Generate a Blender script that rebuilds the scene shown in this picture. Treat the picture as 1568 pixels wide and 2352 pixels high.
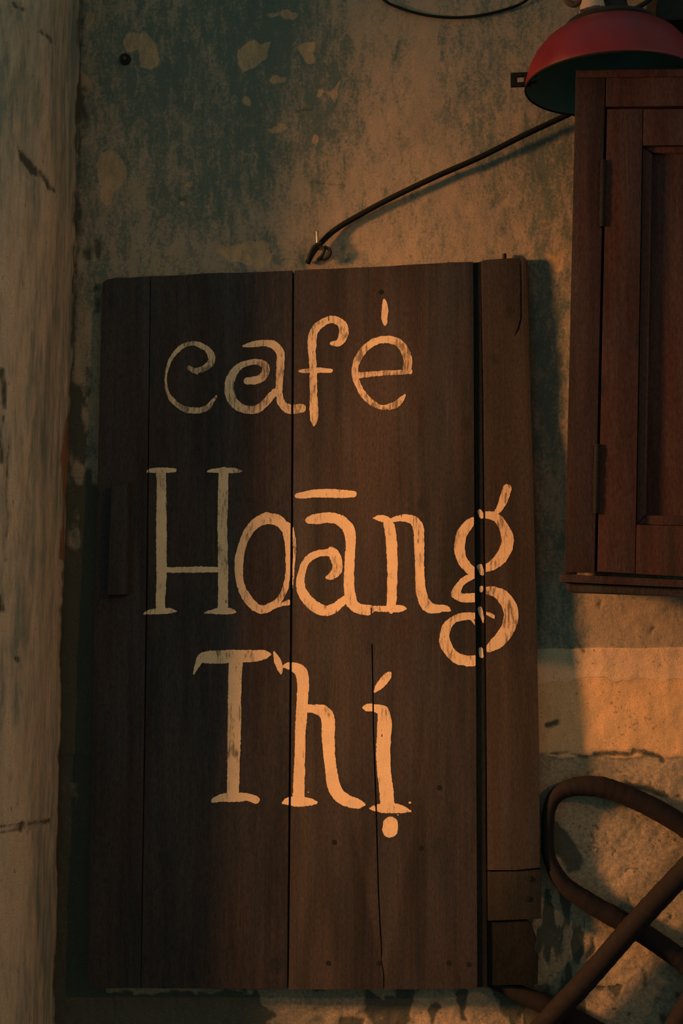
import bpy, bmesh, math, random
import numpy as np
from mathutils import Vector, Matrix

for o in list(bpy.data.objects):
    bpy.data.objects.remove(o, do_unlink=True)
scene = bpy.context.scene
COL = scene.collection
R = math.radians

# ------------------------------------------------------------------ camera
F = 3000.0; CX, CY = 784.0, 1176.0
CAM = np.array([0.0, -1.80, 1.35]); PSI = R(7.0); TH = R(3.0)
FWD = np.array([-math.sin(PSI)*math.cos(TH), math.cos(PSI)*math.cos(TH), math.sin(TH)])
RGT = np.array([math.cos(PSI), math.sin(PSI), 0.0])
UPV = np.cross(RGT, FWD)
cd = bpy.data.cameras.new('camera'); cam = bpy.data.objects.new('camera', cd); COL.objects.link(cam)
cd.sensor_fit = 'VERTICAL'; cd.sensor_height = 36.0; cd.lens = F/2352.0*36.0
cd.clip_start = 0.05; cd.clip_end = 60
M = Matrix.Identity(4)
for i in range(3):
    M[i][0] = RGT[i]; M[i][1] = UPV[i]; M[i][2] = -FWD[i]; M[i][3] = CAM[i]
cam.matrix_world = M
scene.camera = cam

# ------------------------------------------------------------------ light
scene.view_settings.view_transform = 'Standard'
scene.view_settings.look = 'None'
scene.view_settings.gamma = 1.0
scene.view_settings.use_curve_mapping = False
scene.view_settings.exposure = 0.0
w = bpy.data.worlds.new('World'); scene.world = w; w.use_nodes = True
bg = w.node_tree.nodes['Background']
bg.inputs[0].default_value = (0.135, 0.186, 0.168, 1); bg.inputs[1].default_value = 1.0

LAMP_POS = Vector((-2.45, -0.98, 1.80)); LAMP_AIM = Vector((0.12, 0.0, 0.98))
ld = bpy.data.lights.new('hooded_lamp', 'SPOT')
ld.color = (1.0, 0.40, 0.125); ld.energy = 520; ld.spot_size = R(57); ld.spot_blend = 1.0
ld.shadow_soft_size = 0.18
lo = bpy.data.objects.new('hooded_lamp', ld); COL.objects.link(lo)
lo.location = LAMP_POS
lo.rotation_euler = (LAMP_AIM-LAMP_POS).to_track_quat('-Z', 'Y').to_euler()

ld2 = bpy.data.lights.new('room_lamp', 'SPOT')      # second lamp of the room, high on the right behind the viewer
ld2.color = (1.0, 0.42, 0.15); ld2.energy = 44; ld2.shadow_soft_size = 0.06; ld2.spot_size = R(44); ld2.spot_blend = 1.0
lo2 = bpy.data.objects.new('room_lamp', ld2); COL.objects.link(lo2)
lo2.location = (1.75, -1.90, 2.10)
lo2.rotation_euler = (Vector((-.62, 0, 1.22))-Vector((1.75, -1.90, 2.10))).to_track_quat('-Z', 'Y').to_euler()

# ------------------------------------------------------------------ geometry helpers
def ray(px, py):
    return FWD*F + RGT*(px-CX) + UPV*(CY-py)
def on_plane(px, py, P0, n):
    d = ray(px, py); t = np.dot(np.asarray(P0)-CAM, n)/np.dot(d, n)
    return CAM + d*t
def on_y(px, py, y):                       # y = -distance in front of the back wall
    return on_plane(px, py, (0, y, 0), np.array([0., 1., 0.]))
def proj(X):
    d = np.asarray(X)-CAM
    z = d@FWD
    return CX+F*(d@RGT)/z, CY-F*(d@UPV)/z

rng = np.random.RandomState(11)
TAB = rng.rand(256, 256)
def vnoise(x, y, s=0):
    x = np.asarray(x, float)+s*17.31; y = np.asarray(y, float)+s*9.77
    xi = np.floor(x).astype(int); yi = np.floor(y).astype(int)
    fx = x-xi; fy = y-yi
    fx = fx*fx*(3-2*fx); fy = fy*fy*(3-2*fy)
    a = TAB[xi % 256, yi % 256]; b = TAB[(xi+1) % 256, yi % 256]
    c = TAB[xi % 256, (yi+1) % 256]; d = TAB[(xi+1) % 256, (yi+1) % 256]
    return (a*(1-fx)+b*fx)*(1-fy)+(c*(1-fx)+d*fx)*fy
def fbm(x, y, s=0, o=4):
    v = 0; a = .5; t = 0
    for k in range(o):
        v = v+a*vnoise(x*2**k, y*2**k, s+k*3); t += a; a *= .5
    return v/t
def sstep(a, b, x):
    t = np.clip((x-a)/(b-a), 0, 1); return t*t*(3-2*t)

def link(name, me, mat=None, parent=None):
    o = bpy.data.objects.new(name, me); COL.objects.link(o)
    if mat is not None: me.materials.append(mat)
    if parent is not None: o.parent = parent
    return o
def from_bm(name, bm, mat, parent=None, smooth=True):
    bmesh.ops.recalc_face_normals(bm, faces=bm.faces)
    me = bpy.data.meshes.new(name); bm.to_mesh(me); bm.free()
    if smooth:
        me.polygons.foreach_set('use_smooth', [True]*len(me.polygons))
        try: me.set_sharp_from_angle(angle=R(40))
        except Exception: pass
    return link(name, me, mat, parent)
def empty(name, loc, rot=(0, 0, 0)):
    o = bpy.data.objects.new(name, None); COL.objects.link(o)
    o.location = loc; o.rotation_euler = rot; o.empty_display_size = .05
    return o
def tag(o, label=None, cat=None, group=None, kind=None):
    if label: o['label'] = label
    if cat: o['category'] = cat
    if group: o['group'] = group
    if kind: o['kind'] = kind
    return o

def prism(bm, pts, d0, d1, bevel=0.0, axis=(0, 1, 0)):
    """outline pts in (x,z), extruded from depth d0 (front) to d1 (back) along +Y"""
    vf = [bm.verts.new((p[0], d0, p[1])) for p in pts]
    vb = [bm.verts.new((p[0], d1, p[1])) for p in pts]
    f = bm.faces.new(vf); g = bm.faces.new(list(reversed(vb)))
    n = len(pts)
    sides = [bm.faces.new((vf[i], vb[i], vb[(i+1) % n], vf[(i+1) % n])) for i in range(n)]
    if bevel > 0:
        es = list(f.edges)
        bmesh.ops.bevel(bm, geom=es, offset=bevel, segments=2, profile=.6, affect='EDGES', clamp_overlap=True)
    return bm
def box(bm, x0, x1, y0, y1, z0, z1, bevel=0.0):
    r = bmesh.ops.create_cube(bm, size=1.0)
    vs = r['verts']
    for v in vs:
        v.co = Vector(((x0+x1)/2+v.co.x*(x1-x0), (y0+y1)/2+v.co.y*(y1-y0), (z0+z1)/2+v.co.z*(z1-z0)))
    if bevel > 0:
        es = list({e for v in vs for e in v.link_edges})
        bmesh.ops.bevel(bm, geom=es, offset=bevel, segments=2, profile=.6, affect='EDGES', clamp_overlap=True)
def catmull(P, n=8):
    P = np.asarray(P, float)
    if len(P) < 3:
        t = np.linspace(0, 1, n+1)[:, None]; return P[0]*(1-t)+P[-1]*t
    Q = np.vstack([2*P[0]-P[1], P, 2*P[-1]-P[-2]])
    out = []
    for i in range(1, len(Q)-2):
        for k in range(n):
            t = k/n
            out.append(.5*((2*Q[i])+(-Q[i-1]+Q[i+1])*t+(2*Q[i-1]-5*Q[i]+4*Q[i+1]-Q[i+2])*t*t+(-Q[i-1]+3*Q[i]-3*Q[i+1]+Q[i+2])*t**3))
    out.append(Q[-2])
    return np.array(out)
def tube(bm, path, rad, seg=12, wob=0.0, seed=0, closed=False):
    path = [Vector(p) for p in path]; n = len(path)
    rads = rad if hasattr(rad, '__len__') else [rad]*n
    rn = random.Random(seed); rings = []; up = Vector((0.13, -1, 0.21)).normalized()
    for i, p in enumerate(path):
        if closed: t = path[(i+1) % n]-path[i-1]
        else: t = path[min(i+1, n-1)]-path[max(i-1, 0)]
        t.normalize()
        a = up-t*up.dot(t)
        if a.length < 1e-4: a = t.orthogonal()
        a.normalize(); b = t.cross(a); up = a
        k = 1+wob*(rn.random()-.5)*2
        rings.append([bm.verts.new(p+(a*math.cos(2*math.pi*j/seg)+b*math.sin(2*math.pi*j/seg))*rads[i]*k*(1+wob*.5*(rn.random()-.5))) for j in range(seg)])
    m = n if closed else n-1
    for i in range(m):
        A = rings[i]; B = rings[(i+1) % n]
        for j in range(seg):
            bm.faces.new((A[j], A[(j+1) % seg], B[(j+1) % seg], B[j]))
    if not closed:
        bm.faces.new(list(reversed(rings[0]))); bm.faces.new(rings[-1])
def lathe(bm, prof, seg=64, cx=0, cy=0, cz=0):
    rings = []
    for r, z in prof:
        if r < 1e-6: rings.append([bm.verts.new((cx, cy, cz+z))])
        else: rings.append([bm.verts.new((cx+r*math.cos(2*math.pi*j/seg), cy+r*math.sin(2*math.pi*j/seg), cz+z)) for j in range(seg)])
    for A, B in zip(rings[:-1], rings[1:]):
        for j in range(seg):
            k = (j+1) % seg
            if len(A) == 1 and len(B) == 1: continue
            if len(A) == 1: bm.faces.new((A[0], B[j], B[k]))
            elif len(B) == 1: bm.faces.new((A[j], A[k], B[0]))
            else: bm.faces.new((A[j], A[k], B[k], B[j]))

# ------------------------------------------------------------------ material helpers
class NT:
    def __init__(s, name):
        s.m = bpy.data.materials.new(name); s.m.use_nodes = True
        s.t = s.m.node_tree; s.b = s.t.nodes['Principled BSDF']
    def n(s, typ, props=None, **ins):
        x = s.t.nodes.new(typ)
        for k, v in (props or {}).items(): setattr(x, k, v)
        for k, v in ins.items():
            key = int(k[1:]) if k[0] == 'i' and k[1:].isdigit() else k.replace('_', ' ')
            s.put(x.inputs[key], v)
        return x
    def put(s, sock, v):
        if isinstance(v, bpy.types.NodeSocket): s.t.links.new(v, sock)
        elif isinstance(v, bpy.types.Node): s.t.links.new(v.outputs[0], sock)
        else: sock.default_value = v
    def coords(s, scale=(1, 1, 1), kind='Object'):
        tc = s.n('ShaderNodeTexCoord')
        mp = s.n('ShaderNodeMapping', i0=tc.outputs[kind]); mp.inputs['Scale'].default_value = scale
        return mp.outputs[0]
    def noise(s, co, scale, detail=4, rough=.55, dist=0.0):
        x = s.n('ShaderNodeTexNoise', Vector=co, Scale=scale, Detail=detail, Roughness=rough, Distortion=dist)
        return x.outputs[0]
    def math(s, op, a, b=0.0, c=0.0, clamp=False):
        x = s.n('ShaderNodeMath', {'operation': op, 'use_clamp': clamp}, i0=a, i1=b)
        if op in ('MULTIPLY_ADD', 'SMOOTH_MIN'): s.put(x.inputs[2], c)
        return x.outputs[0]
    def ramp(s, v, a, b, lo=0.0, hi=1.0):
        x = s.n('ShaderNodeMapRange', {'interpolation_type': 'SMOOTHSTEP'}, i0=v, i1=a, i2=b, i3=lo, i4=hi)
        return x.outputs[0]
    def mix(s, f, a, b, mode='MIX'):
        x = s.n('ShaderNodeMix', {'data_type': 'RGBA', 'blend_type': mode})
        s.put(x.inputs[0], f)
        for k, v in ((6, a), (7, b)):
            s.put(x.inputs[k], v if not isinstance(v, tuple) else (*v, 1.0) if len(v) == 3 else v)
        return x.outputs[2]
    def attr(s, name):
        a = s.n('ShaderNodeAttribute'); a.attribute_name = name
        sp = s.n('ShaderNodeSeparateColor', i0=a.outputs['Color'])
        return sp.outputs
    def bump(s, h, strength=.3, dist=.002, normal=None):
        b = s.n('ShaderNodeBump', Height=h, Strength=strength, Distance=dist)
        if normal is not None: s.put(b.inputs['Normal'], normal)
        return b.outputs[0]
    def out(s, color=None, rough=None, normal=None, metal=0.0, spec=None):
        if color is not None: s.put(s.b.inputs['Base Color'], color if not isinstance(color, tuple) else (*color, 1))
        if rough is not None: s.put(s.b.inputs['Roughness'], rough)
        if normal is not None: s.put(s.b.inputs['Normal'], normal)
        s.b.inputs['Metallic'].default_value = metal
        if spec is not None: s.b.inputs['Specular IOR Level'].default_value = spec
        return s.m

def mat_wall():
    s = NT('old_limewash'); co = s.coords()
    a = s.attr('fa'); b = s.attr('fb')
    streak = s.noise(s.coords((1, 1, .28)), 26, 6, .62, .25)
    blot = s.noise(co, 11, 6, .6, .3)
    fine = s.noise(co, 210, 5, .72); grain = s.noise(co, 620, 3, .8)
    mid = s.noise(s.coords((1, 1, .36)), 72, 6, .72, .3)
    e = s.attr('fc')
    # limewash: teal where the wash is thick, tan where it has rubbed away; teal also holds sign shadow
    t = s.math('ADD', a[1], s.math('MULTIPLY_ADD', streak, 1.2, -.6))
    t = s.math('ADD', t, s.math('MULTIPLY_ADD', blot, .8, -.4))
    t = s.math('ADD', t, s.math('MULTIPLY_ADD', mid, 2.2, -1.1))
    t = s.math('ADD', t, s.math('MULTIPLY_ADD', fine, 1.6, -.8))
    c = s.mix(s.ramp(t, .12, .92), (.40, .305, .205), (.122, .160, .130))
    # flaked patches of bare plaster
    p = s.math('ADD', a[0], s.math('MULTIPLY_ADD', s.noise(co, 55, 5, .65), .24, -.12))
    c = s.mix(s.ramp(p, .47, .53, 0, .92), c, s.mix(s.ramp(mid, .35, .65), (.60, .39, .20), (.40, .28, .17)))
    # bare lower plaster, in two coats
    l = s.math('ADD', a[2], s.math('MULTIPLY_ADD', s.noise(co, 40, 5, .6), .08, -.04))
    k = s.math('ADD', e[0], s.math('MULTIPLY_ADD', s.noise(co, 34, 5, .65), .30, -.15))
    low = s.mix(s.ramp(mid, .3, .7), (.80, .49, .235), (.62, .41, .21))
    up_ = s.mix(s.ramp(blot, .35, .65), (.80, .54, .32), (.62, .44, .275))
    low = s.mix(s.ramp(k, .48, .52), up_, low)
    edge = s.math('MULTIPLY', s.ramp(k, .478, .497), s.ramp(k, .520, .500))
    low = s.mix(s.math('MULTIPLY', edge, s.ramp(blot, .4, .6, .1, .7)), low, (.14, .10, .065))
    c = s.mix(s.ramp(l, .49, .53), c, low)
    # rough render below the crack
    q = s.math('ADD', b[1], s.math('MULTIPLY_ADD', s.noise(co, 30, 5, .6), .12, -.06))
    mot = s.math('ADD', s.math('MULTIPLY', blot, .7), s.math('MULTIPLY_ADD', fine, .9, -.25))
    c = s.mix(s.ramp(q, .48, .54), c, s.mix(s.ramp(mot, .35, .75), (.46, .345, .22), (.21, .19, .135)))
    # damp green wash, plus shade painted left of the sign
    w_ = s.math('ADD', e[2], s.math('MULTIPLY_ADD', mid, .5, -.25))
    c = s.mix(s.ramp(w_, .3, .8, 0, .8), c, (.10, .115, .085))
    # dark stains, plus shade painted left of the sign
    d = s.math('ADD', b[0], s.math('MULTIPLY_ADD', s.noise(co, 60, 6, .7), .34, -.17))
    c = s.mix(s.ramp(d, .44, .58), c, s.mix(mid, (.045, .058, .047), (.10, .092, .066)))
    # pits
    pn = s.math('ADD', s.noise(co, 165, 4, .65), s.math('MULTIPLY', e[1], .12))
    pit = s.math('MULTIPLY', s.ramp(pn, .625, .70), b[2])
    c = s.mix(s.math('MULTIPLY', pit, .8), c, (.07, .06, .045))
    c = s.mix(s.ramp(grain, .35, .72, .0, .42), c, (.085, .098, .078))
    c = s.mix(s.ramp(s.noise(co, 540, 2, .8), .56, .80, .0, .35), c, (.62, .42, .26))
    h = s.math('ADD', s.math('MULTIPLY', fine, .6), s.math('MULTIPLY', pit, -1.2))
    h = s.math('ADD', h, s.math('MULTIPLY', grain, .35))
    nrm = s.bump(h, .42, .0022)
    return s.out(c, .92, nrm, spec=.2)
def mat_pier():
    s = NT('weathered_whitewash'); co = s.coords()
    a = s.attr('fa')
    st = s.noise(s.coords((1, 1, .10)), 34, 6, .65, .35)
    st2 = s.noise(s.coords((1, 1, .18)), 95, 5, .7, .2)
    blot = s.noise(s.coords((1, 1, .5)), 7, 5, .6)
    grain = s.noise(co, 420, 4, .8)
    t = s.math('ADD', s.math('MULTIPLY', st, .65), s.math('MULTIPLY', blot, .45))
    t = s.math('ADD', t, s.math('MULTIPLY_ADD', st2, .55, -.275))
    t = s.math('ADD', t, s.math('MULTIPLY_ADD', grain, .5, -.25))
    c = s.mix(s.ramp(t, .38, .68), (.215, .235, .185), (.66, .48, .32))
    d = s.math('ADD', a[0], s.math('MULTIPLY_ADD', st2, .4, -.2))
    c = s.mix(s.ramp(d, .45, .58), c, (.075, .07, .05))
    e = s.math('ADD', a[1], s.math('MULTIPLY_ADD', st2, .3, -.15))
    c = s.mix(s.ramp(e, .46, .56), c, (.30, .13, .06))
    c = s.mix(s.ramp(grain, .35, .72, 0, .5), c, (.11, .11, .085))
    c = s.mix(s.ramp(s.noise(s.coords((1, 1, .3)), 150, 4, .7), .62, .72, 0, .7), c, (.08, .08, .06))
    nrm = s.bump(s.math('ADD', s.math('MULTIPLY', st2, .8), s.math('MULTIPLY', grain, .5)), .4, .0022)
    return s.out(c, .9, nrm, spec=.15)
def mat_wood(name, c0, c1, c2, gscale=1.0, rough=.76, spec=.48, spots=True):
    s = NT(name); oi = s.n('ShaderNodeObjectInfo')
    tc = s.n('ShaderNodeTexCoord')
    off = s.n('ShaderNodeVectorMath', {'operation': 'MULTIPLY_ADD'}, i0=oi.outputs['Random'], i1=(7.3, 3.1, 5.7), i2=tc.outputs['Object'])
    def mp(sc):
        m = s.n('ShaderNodeMapping', i0=off.outputs[0]); m.inputs['Scale'].default_value = sc; return m.outputs[0]
    g = s.noise(mp((1, 1, .045)), 90*gscale, 6, .65, .4)
    g2 = s.noise(mp((1, 1, .02)), 420*gscale, 4, .7)
    bl = s.noise(mp((1, 1, .35)), 9, 5, .6, .3)
    c = s.mix(s.ramp(s.math('ADD', s.math('MULTIPLY', g, .6), s.math('MULTIPLY', bl, .5)), .38, .72), c0, c1)
    c = s.mix(s.ramp(g2, .5, .8, 0, .55), c, c2)
    gr = s.noise(mp((1, 1, .3)), 480, 3, .8)
    c = s.mix(s.ramp(gr, .3, .75, 0, .55), c, c2)
    if spots:
        v = s.n('ShaderNodeTexVoronoi', Vector=mp((1, 1, .7)), Scale=16.0, Randomness=1.0)
        sp = s.ramp(s.math('ADD', v.outputs[0], s.math('MULTIPLY_ADD', bl, .4, -.2)), .05, .16, 1, 0)
        c = s.mix(s.math('MULTIPLY', sp, .7), c, c2)
    h = s.math('ADD', s.math('MULTIPLY', g, .7), s.math('MULTIPLY', g2, .5))
    nrm = s.bump(h, .3, .0012)
    m = s.out(c, s.ramp(bl, .3, .7, rough-.08, rough+.1), nrm)
    big = s.noise(mp((1, 1, .12)), 26, 5, .6, .4)
    k = s.math('MULTIPLY', s.ramp(big, .30, .70, .45, 1.25), s.ramp(gr, .3, .75, 1.25, .6))
    s.put(s.b.inputs['Specular IOR Level'], s.math('MULTIPLY', k, spec))
    return m
def mat_paint():
    s = NT('cream_brush_paint'); co = s.coords()
    st = s.noise(s.coords((1, 1, .16)), 300, 5, .75, .3)
    bl = s.noise(co, 30, 4, .6)
    gr = s.noise(co, 560, 3, .8)
    wear = s.attr('wear')[0]
    k = s.math('ADD', s.math('ADD', st, wear), s.math('MULTIPLY_ADD', bl, .30, -.15))
    c = s.mix(s.ramp(bl, .3, .7), (.90, .65, .385), (.80, .59, .36))
    c = s.mix(s.ramp(wear, .0, .25, 0, .28), c, (.40, .28, .17))
    c = s.mix(s.ramp(k, .58, .74, 0, .82), c, (.11, .08, .055))
    c = s.mix(s.ramp(gr, .40, .75, 0, .30), c, (.30, .22, .14))
    return s.out(c, .8, s.bump(st, .35, .0007), spec=.2)
def mat_plain(name, c0, c1, rough=.5, metal=0.0, scale=60, bump=.2, spec=.4):
    s = NT(name); co = s.coords(); n = s.noise(co, scale, 5, .6)
    return s.out(s.mix(s.ramp(n, .3, .7), c0, c1), s.ramp(n, .3, .7, rough-.08, rough+.1), s.bump(n, bump, .001), metal, spec)
M_WALL = mat_wall(); M_PIER = mat_pier()
M_SIGN = mat_wood('stained_plank', (.019, .0190, .0190), (.056, .0365, .0300), (.011, .0130, .0135))
M_STILE = mat_wood('stained_stile', (.026, .0205, .0165), (.046, .0320, .0235), (.014, .0125, .011))
M_GROOVE = mat_wood('shade_dark_batten', (.010, .011, .009), (.017, .016, .013), (.006, .007, .006), spots=False, spec=.25)  # near black, so the groove reads as shaded
M_ROT = mat_wood('rotten_wood', (.006, .0085, .0075), (.013, .0125, .010), (.004, .005, .0045), spec=.12)
M_CAB = mat_wood('red_brown_cabinet_wood', (.019, .0095, .0090), (.054, .0195, .0150), (.009, .0078, .0078), .7, spec=.36)
M_CABD = mat_wood('dark_cabinet_moulding', (.012, .010, .009), (.020, .014, .011), (.008, .007, .006), .7)
M_PATCHW = mat_wood('grey_patch_wood', (.018, .018, .014), (.034, .028, .020), (.010, .011, .009), spec=.22)
M_PAINT = mat_paint()
M_BLACK = mat_plain('black_rubber', (.005, .007, .006), (.009, .011, .010), .85, 0, 120, .2, .25)
M_IRON = mat_plain('blackened_iron', (.007, .009, .008), (.014, .013, .011), .7, 0, 150, .2, .35)
M_STEEL = mat_plain('bare_nail_steel', (.35, .28, .20), (.5, .4, .3), .4, .7, 200)
M_RED = mat_plain('red_enamel', (.125, .008, .014), (.16, .010, .017), .45, 0, 20, .04, .4)
M_INNER = mat_plain('dark_teal_enamel', (.10, .24, .21), (.12, .28, .245), .7, 0, 40, .1, .8)  # dark teal lining of the lamp bowl
M_TUBE = mat_plain('oxblood_paint', (.0085, .0085, .0088), (.014, .0100, .0102), .85, 0, 90, .5, .22)
M_TAN = mat_plain('tan_cloth_tape', (.50, .38, .27), (.42, .32, .23), .9, 0, 200, .3, .1)
M_ROPE = mat_plain('brown_twine', (.06, .045, .035), (.10, .07, .05), .9, 0, 200, .5, .1)
M_FLOOR = mat_plain('dark_cement', (.10, .09, .075), (.15, .13, .105), .8, 0, 9, .3, .3)

# ------------------------------------------------------------------ scalar fields for wall marks
def ell(px, py, cx, cy, rx, ry, rot=0.0):
    c, s_ = math.cos(R(rot)), math.sin(R(rot))
    x = (px-cx)*c+(py-cy)*s_; y = -(px-cx)*s_+(py-cy)*c
    d = np.sqrt((x/rx)**2+(y/ry)**2)
    return (1-d)*min(rx, ry)                 # positive inside, about pixels
def polysd(px, py, P):
    P = np.asarray(P, float); n = len(P)
    d = np.full(px.shape, 1e9); ins = np.zeros(px.shape, bool)
    for i in range(n):
        a = P[i]; b = P[(i+1) % n]; e = b-a
        wx = px-a[0]; wy = py-a[1]
        t = np.clip((wx*e[0]+wy*e[1])/(e@e), 0, 1)
        d = np.minimum(d, np.hypot(wx-e[0]*t, wy-e[1]*t))
        c = ((a[1] > py) != (b[1] > py)) & (px < (b[0]-a[0])*(py-a[1])/((b[1]-a[1]) if b[1] != a[1] else 1e-9)+a[0])
        ins ^= c
    return np.where(ins, d, -d)
def linesd(px, py, P, wd):
    P = np.asarray(P, float); d = np.full(px.shape, 1e9)
    for a, b in zip(P[:-1], P[1:]):
        e = b-a; wx = px-a[0]; wy = py-a[1]
        t = np.clip((wx*e[0]+wy*e[1])/(e@e), 0, 1)
        d = np.minimum(d, np.hypot(wx-e[0]*t, wy-e[1]*t))
    return wd-d
def enc(sd, k=60.0): return np.clip(.5+sd/k, 0, 1)

def axis(segs):
    out = []
    for a, b, st in segs:
        n = max(1, int(round((b-a)/st))); out.append(np.linspace(a, b, n, endpoint=False))
    return np.concatenate(out+[[segs[-1][1]]])
def grid_mesh(name, X, Y, Z, attrs, mat):
    nr, nc = X.shape
    co = np.stack([X, Y, Z], -1).reshape(-1, 3)
    idx = np.arange(nr*nc).reshape(nr, nc)
    q = np.stack([idx[:-1, :-1], idx[:-1, 1:], idx[1:, 1:], idx[1:, :-1]], -1).reshape(-1, 4)
    me = bpy.data.meshes.new(name)
    me.vertices.add(len(co)); me.vertices.foreach_set('co', co.ravel())
    me.loops.add(q.size); me.loops.foreach_set('vertex_index', q.ravel().astype(np.int32))
    me.polygons.add(len(q)); me.polygons.foreach_set('loop_start', (np.arange(len(q))*4).astype(np.int32))
    me.update(calc_edges=True); me.validate()
    me.polygons.foreach_set('use_smooth', [True]*len(q))
    for k, (r, g, b) in attrs.items():
        at = me.color_attributes.new(k, 'FLOAT_COLOR', 'POINT')
        d = np.stack([np.broadcast_to(v, X.shape).ravel() for v in (r, g, b, 1.0)], -1)
        at.data.foreach_set('color', d.ravel().astype(np.float32))
    return link(name, me, mat)

# ------------------------------------------------------------------ back wall
xs = axis([(-1.30, -.76, .05), (-.76, .32, .0026), (.32, 1.5, .05)])
zs = axis([(0, .68, .03), (.68, 2.18, .0026), (2.18, 2.9, .05)])
X, Z = np.meshgrid(xs, zs); Yz = np.zeros_like(X)
px, py = proj(np.stack([X, Yz, Z], -1))
wx = px+(fbm(px/40, py/40, 1)-.5)*26; wy = py+(fbm(px/40, py/40, 2)-.5)*26
patch = np.full(px.shape, -60.)
for e in [(300, 96, 18, 22), (338, 120, 24, 45, -15), (255, 395, 34, 48), (245, 440, 20, 30), (640, 297, 24, 10),
          (726, 325, 11, 12), (568, 236, 11, 11), (640, 185, 14, 9), (668, 30, 18, 8), (630, 32, 16, 6), (195, 190, 12, 30),
          (560, 580, 52, 24), (600, 585, 18, 36), (835, 457, 5, 4), (420, 465, 9, 7), (435, 418, 8, 6), (205, 40, 12, 25), (820, 575, 26, 9)]:
    patch = np.maximum(patch, ell(wx, wy, *e))
for P in ([(546, 115), (565, 92), (585, 88), (600, 102), (622, 96), (612, 130), (590, 150), (560, 166), (545, 145)],
          [(679, 110), (700, 98), (722, 95), (724, 112), (718, 122), (725, 146), (708, 148), (694, 128)],
          [(722, 222), (732, 204), (750, 210), (762, 206), (782, 180), (776, 206), (768, 236), (756, 216), (740, 214), (730, 226)],
          [(1250, 582), (1274, 588), (1284, 572), (1296, 578), (1290, 622), (1276, 624), (1262, 606)]):
    patch = np.maximum(patch, polysd(px+(wx-px)*.35, py+(wy-py)*.35, P))
teal = .42+.0*px
def gs(cx, cy, rx, ry, a): return a*np.exp(-(((px-cx)/rx)**2+((py-cy)/ry)**2))
for g in [(320, 200, 90, 140, .45), (560, 250, 170, 190, .38), (600, 40, 120, 90, .45), (760, 230, 70, 110, .30), (910, 110, 34, 34, .5),
          (1150, 330, 80, 140, .18), (1270, 440, 60, 100, .30), (480, 430, 90, 90, .25), (620, 560, 50, 40, .4), (1240, 320, 60, 60, .2),
          (920, 60, 90, 160, -.32), (960, 330, 150, 150, -.25), (760, 400, 90, 90, -.15), (850, 560, 260, 50, -.22), (1100, 520, 160, 90, -.12),
          (230, 560, 60, 90, .25), (1260, 1420, 70, 75, .45), (1430, 1440, 120, 70, -.45), (1250, 900, 60, 300, .25), (350, 560, 200, 60, -.1)]:  # spots beside the cabinet: dark teal wash plus painted sign shadow
    teal = teal+gs(*g)
yb = 1487+(fbm(px/90, py*0, 5)-.5)*10
lower = np.where(px < 260, -60., np.minimum(py-yb, 60.))
ksub = np.clip(py-1566-(fbm(px/70, py*0, 12)-.5)*46, -60, 60)
ycr = 1738+(fbm(px/60, py*0, 7)-.5)*26
rough_ = np.minimum(py-ycr, 60.)
stain_shade = np.full(px.shape, -60.)
for P in ([(1262, 1872), (1300, 1908), (1304, 1932), (1328, 1962), (1336, 1998), (1312, 2006), (1262, 1960)],
          [(1352, 2165), (1362, 2155), (1366, 2190), (1352, 2205)],
          [(100, 2280), (560, 2280), (640, 2330), (560, 2400), (100, 2400)],
          [(770, 2352), (780, 2335), (810, 2332), (835, 2345), (830, 2380), (770, 2380)],
          [(862, 2360), (900, 2310), (905, 2270), (955, 2270), (952, 2300), (930, 2400), (862, 2400)],
          [(988, 2345), (985, 2310), (1005, 2300), (1013, 2310), (1000, 2335), (996, 2352)],
          [(1040, 2270), (1068, 2270), (1072, 2330), (1084, 2360), (1062, 2352), (1056, 2320)],
          [(1110, 2270), (1240, 2275), (1330, 2352), (1260, 2352), (1230, 2310), (1160, 2300)],
          [(1472, 2220), (1482, 2215), (1484, 2260), (1472, 2270)], [(1252, 1658), (1284, 1656), (1286, 1668), (1254, 1670)]):
    stain_shade = np.maximum(stain_shade, polysd(wx, wy, P))
for L, wd in (([(1238, 1732), (1300, 1728), (1350, 1738)], 3), ([(1366, 1730), (1450, 1732), (1456, 1722), (1512, 1736), (1522, 1746)], 6),
              ([(1440, 1800), (1470, 1808), (1500, 1815), (1530, 1830)], 7), ([(710, 419), (750, 421), (796, 425)], 1.6), ([(680, 256), (720, 250)], 1.6),
              ([(1322, 1470), (1340, 1500)], 1.5), ([(1378, 1380), (1372, 1392)], 3), ([(1500, 1440), (1492, 1455)], 3), ([(488, 206), (490, 218)], 2.5),
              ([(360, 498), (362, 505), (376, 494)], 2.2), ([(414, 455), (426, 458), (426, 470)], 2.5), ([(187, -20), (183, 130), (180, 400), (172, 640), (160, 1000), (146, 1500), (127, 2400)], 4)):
    stain_shade = np.maximum(stain_shade, linesd(px+(wx-px)*.3, py+(wy-py)*.3, L, wd))
stain_shade = np.maximum(stain_shade, np.where(py > 2262, (fbm(px/55, py/75, 21)-.56)*90-60*sstep(2380, 2700, py), -60))
stain_shade = np.maximum(stain_shade, np.where(px < 240, (fbm(px/45, py/95, 23)-.72)*70+36*sstep(560, 1550, py), -60))  # stained strip left of the sign, with shade painted in, deeper downwards
stain_shade = np.maximum(stain_shade, np.where((py > 2040) & (px > 1200) & (px < 1345), (fbm(px/22, py/80, 22)-.47)*70, -60))
stain_shade = np.maximum(stain_shade, np.where((py > 1760) & (px > 1400), (fbm(px/16, py/16, 25)-.74)*50, -60))
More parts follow.
